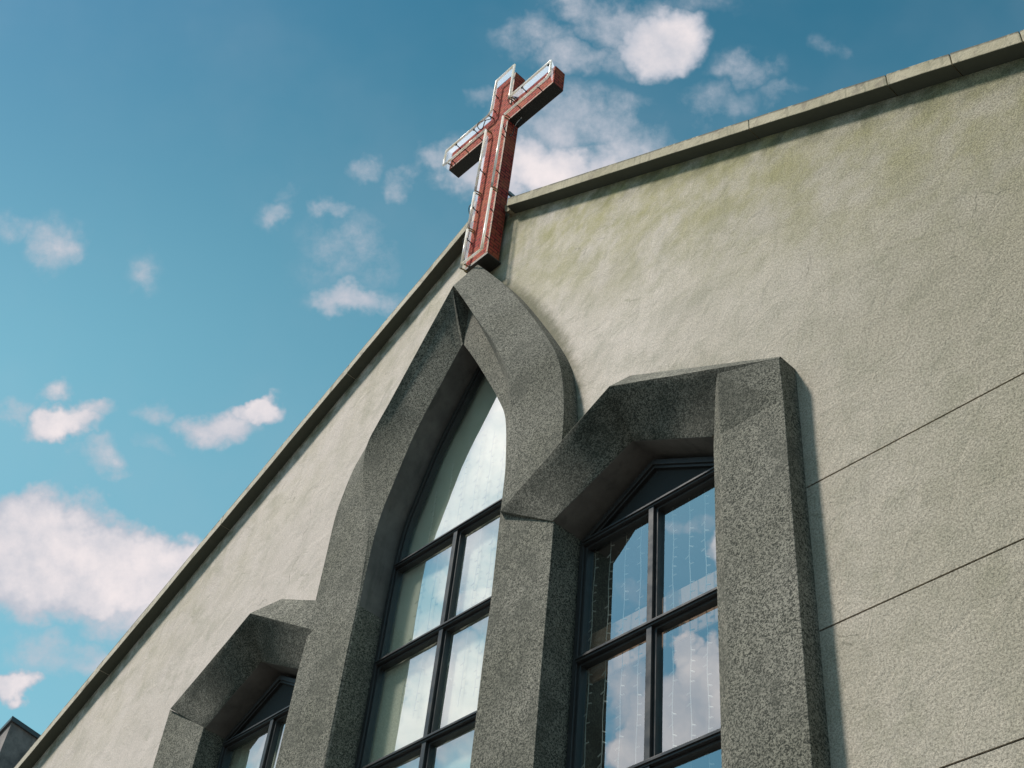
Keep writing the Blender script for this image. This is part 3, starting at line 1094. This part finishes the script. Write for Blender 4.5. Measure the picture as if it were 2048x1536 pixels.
strips = [((cx1 - .035, cb + .02), (cx1 - .002, az0 - .002)), ((cx1 + .0, az0 + .002), (ar - .01, az0 + .03)), ((al + .01, az0 + .002), (cx0, az0 + .03)),
          ((cx1 - .035, az1 + .01), (cx1 - .002, ct - .01)), ((cx0, cb + .002), (cx1, cb + .03))]
new("edge_trim", *merge([strip(a, b, 0) for a, b in strips]), "tile_edge", cross)
# base shelf under the cross
prism("base_plate", [(cx0 - .01, cb - .03), (cx1 + .01, cb - .03), (cx1 + .01, cb - .002), (cx0 - .01, cb - .002)], YF - .008, YK + .04, "bracket", cross, bevel=.003)
# neon tubes: runs with gaps as in the outline of the sign
YN = -.352
runs = [
    [(.10, YN, 16.98), (.135, YN, 18.62)],
    [(-.80, YN, 18.64), (.085, YN, 18.655)],
    [(.085, YN, 19.03), (-.885, YN, 19.03), (-.885, YN, 18.66), (-.80, YN, 18.64)],
    [(.085, YN, 19.03), (.145, YN, 19.10), (.145, YN, 19.93), (.55, YN, 19.95), (.555, YN, 19.08), (.535, YN, 19.03)],
    [(.56, YN, 19.05), (1.45, YN, 19.06), (1.45, YN, 18.70), (1.39, YN, 18.645), (.50, YN, 18.63)],
    [(.46, YN, 18.64), (.53, YN, 18.70)] if 0 else [(.455, YN, 18.60), (.57, YN, 16.80)],
    [(.575, YN, 16.78), (.60, YN, 15.33), (.20, YN, 15.36)],
    [(.085, YN, 16.95), (.07, YN, 16.2)],
    [(.055, YN, 16.18), (.08, YN, 15.38)],
]
runs[5] = [(.455, YN, 18.60), (.555, YN, 17.0)] if 0 else [(.475, YN, 18.60), (.475, YN, 16.85)]
runs[6] = [(.478, YN, 16.80), (.478, YN, 15.46), (.10, YN, 15.46)]
runs[0] = [(.095, YN, 18.62), (.095, YN, 17.10)]
runs[7] = [(.085, YN, 17.06), (.085, YN, 16.25)]
runs[8] = [(.075, YN, 16.22), (.075, YN, 15.38)]
for r in runs:
    new("neon_tube", *tube_data(r, .019, 8), "neon_tube", cross, smooth=True)
    for q in (r[0], r[-1]):
        new("electrode", *tube_data([q, (q[0] + .01, q[1] + .05, q[2] + .005), (q[0] + .015, YF, q[2] + .01)], .010, 6), "fixing", cross)
# clear acrylic edging between tile face and tube
for r_ in ([(.05, 15.6), (.05, 18.58)], [(cx0, 18.63), (al, 18.63)] if 0 else None, [(al - .01, az0 + .02), (al - .01, az1), (cx0, az1)],
           [(cx0 + .02, az1), (cx0 + .02, ct), (cx1 - .05, ct)], [(cx1 + .02, az1), (ar - .03, az1), (ar - .03, az0 + .05)]):
    if not r_:
        continue
    vs, fs = [], []
    for i, (x, z) in enumerate(r_):
        vs += [(x, YF - .002, z), (x + .05 * (1 if x > -.8 else 0), YN + .005, z)]
    for i in range(len(r_) - 1):
        fs.append((2 * i, 2 * i + 2, 2 * i + 3, 2 * i + 1))
    ob = new("acrylic_edge", vs, fs, "acrylic", cross, normals=False)
    sdf = ob.modifiers.new("thick", 'SOLIDIFY'); sdf.thickness = .003
# stand-offs
for (x, z) in ((.12, 19.62), (.115, 19.22), (-.25, 19.0), (-.66, 19.0), (-.42, 18.66), (-.72, 18.66), (-.1, 18.66), (.46, 18.2), (.46, 17.3), (.46, 16.4), (.46, 15.8),
               (.11, 17.6), (.10, 16.7), (.09, 16.0), (.60 + .22, 19.03), (1.38, 19.03), (.75, 18.64), (1.2, 18.64)):
    a = Vector((x, YN + .01, z)); b = Vector((min(max(x, al), ar), YF + .01, min(z, 19.6) - .01))
    if not (cx0 < x < cx1 or az0 < z < az1):
        b.x = cx0 + .02 if x < cx0 else cx1 - .02
    new("standoff", *merge([tube_data([a, b], .0085, 6), tube_data([b + Vector((0, -.01, 0)), b + Vector((0, .01, 0))], .022, 8),
                            tube_data([a + Vector((-.016, 0, -.012)), a + Vector((.016, 0, .012))], .010, 6)]), "bracket", cross)
# loose feeder cables at the crossing


def loop_cable(c, rx, rz, a0, a1, y, r=.007):
    pts = []
    for i in range(17):
        a = math.radians(a0 + (a1 - a0) * i / 16)
        pts.append((c[0] + rx * math.cos(a), y + .04 * math.sin(a * 2), c[1] + rz * math.sin(a)))
    return tube_data(pts, r, 6)


for d_ in (loop_cable((.60, 18.40), .13, .22, 110, -170, -.22), loop_cable((.52, 18.36), .05, .14, 150, 330, -.30),
           loop_cable((-.02, 18.97), .14, .06, 20, 300, -.33), loop_cable((.02, 16.75), .07, .17, 100, 300, -.28), loop_cable((.05, 15.98), .06, .10, 110, 290, -.31),
           loop_cable((.56, 19.02), .07, .05, 0, 300, -.30)):
    new("cable", *d_, "cable", cross)
new("cable", *tube_data([(.03, -.26, 16.95), (-.01, -.27, 16.6), (.01, -.24, 16.3), (-.02, -.26, 15.9), (.02, -.24, 15.6)], .012, 6), "cable", cross)
new("junction_box", *box_data(-.035, .03, -.27, -.18, 16.80, 17.0), "bracket", cross, bevel=.005)
# steel brace behind the stem
new("brace", *tube_data([(.47, -.03, 17.02), (.74, .20, 16.55)], .035, 6), "brace_steel", cross)
new("brace", *tube_data([(.06, -.03, 17.05), (-.16, .20, 16.75)], .035, 6), "brace_steel", cross)

# ------------------------------------------------------------------ neighbouring building behind the left slope
P0 = Vector((-29.12, 6.0, 22.70))
d1 = Vector((-.26, .965, 0)); d2 = Vector((-.991, .134, 0))
nb = tag(empty("apartment_block", loc=(0, 0, 0)), "dull grey building corner with thin parapet cap, behind the foot of the left roof slope", "building")


def slab_data(z0, z1, l1, l2, off=0.0):
    a = P0 - (d1 + d2) * off
    q = [a, a + d1 * (l1 + 2 * off), a + d1 * (l1 + 2 * off) + d2 * (l2 + 2 * off), a + d2 * (l2 + 2 * off)]
    vs = [(v.x, v.y, z0) for v in q] + [(v.x, v.y, z1) for v in q]
    fs = [(3, 2, 1, 0), (4, 5, 6, 7)] + [(i, (i + 1) % 4, 4 + (i + 1) % 4, 4 + i) for i in range(4)]
    return vs, fs


new("wall", *slab_data(0, 22.55, 9, 12), "neighbour_wall", nb)
new("parapet_cap", *slab_data(22.55, 22.70, 9, 12, .08), "parapet_cap", nb, bevel=.01)
for f_ in range(6):
    for i in range(3):
        a = P0 + d2 * (1.6 + i * 3.6) - d1 * .03
        b = a + d2 * 1.6
        z0 = 2.2 + f_ * 3.1
        vs = [(p.x + d1.x * o, p.y + d1.y * o, z) for p in (a, b) for o in (0, .03) for z in (z0, z0 + 1.5)]
        fr_ = new("window", vs, [(0, 1, 5, 4), (2, 6, 7, 3), (0, 4, 6, 2), (1, 3, 7, 5), (0, 2, 3, 1), (4, 5, 7, 6)], "window_trim", nb)
        a2, b2 = a + d2 * .08 - d1 * .01, b - d2 * .08 - d1 * .01
        vs = [(a2.x, a2.y, z0 + .08), (b2.x, b2.y, z0 + .08), (b2.x, b2.y, z0 + 1.42), (a2.x, a2.y, z0 + 1.42)]
        new("pane", vs, [(0, 1, 2, 3)], "dark_metal", fr_)
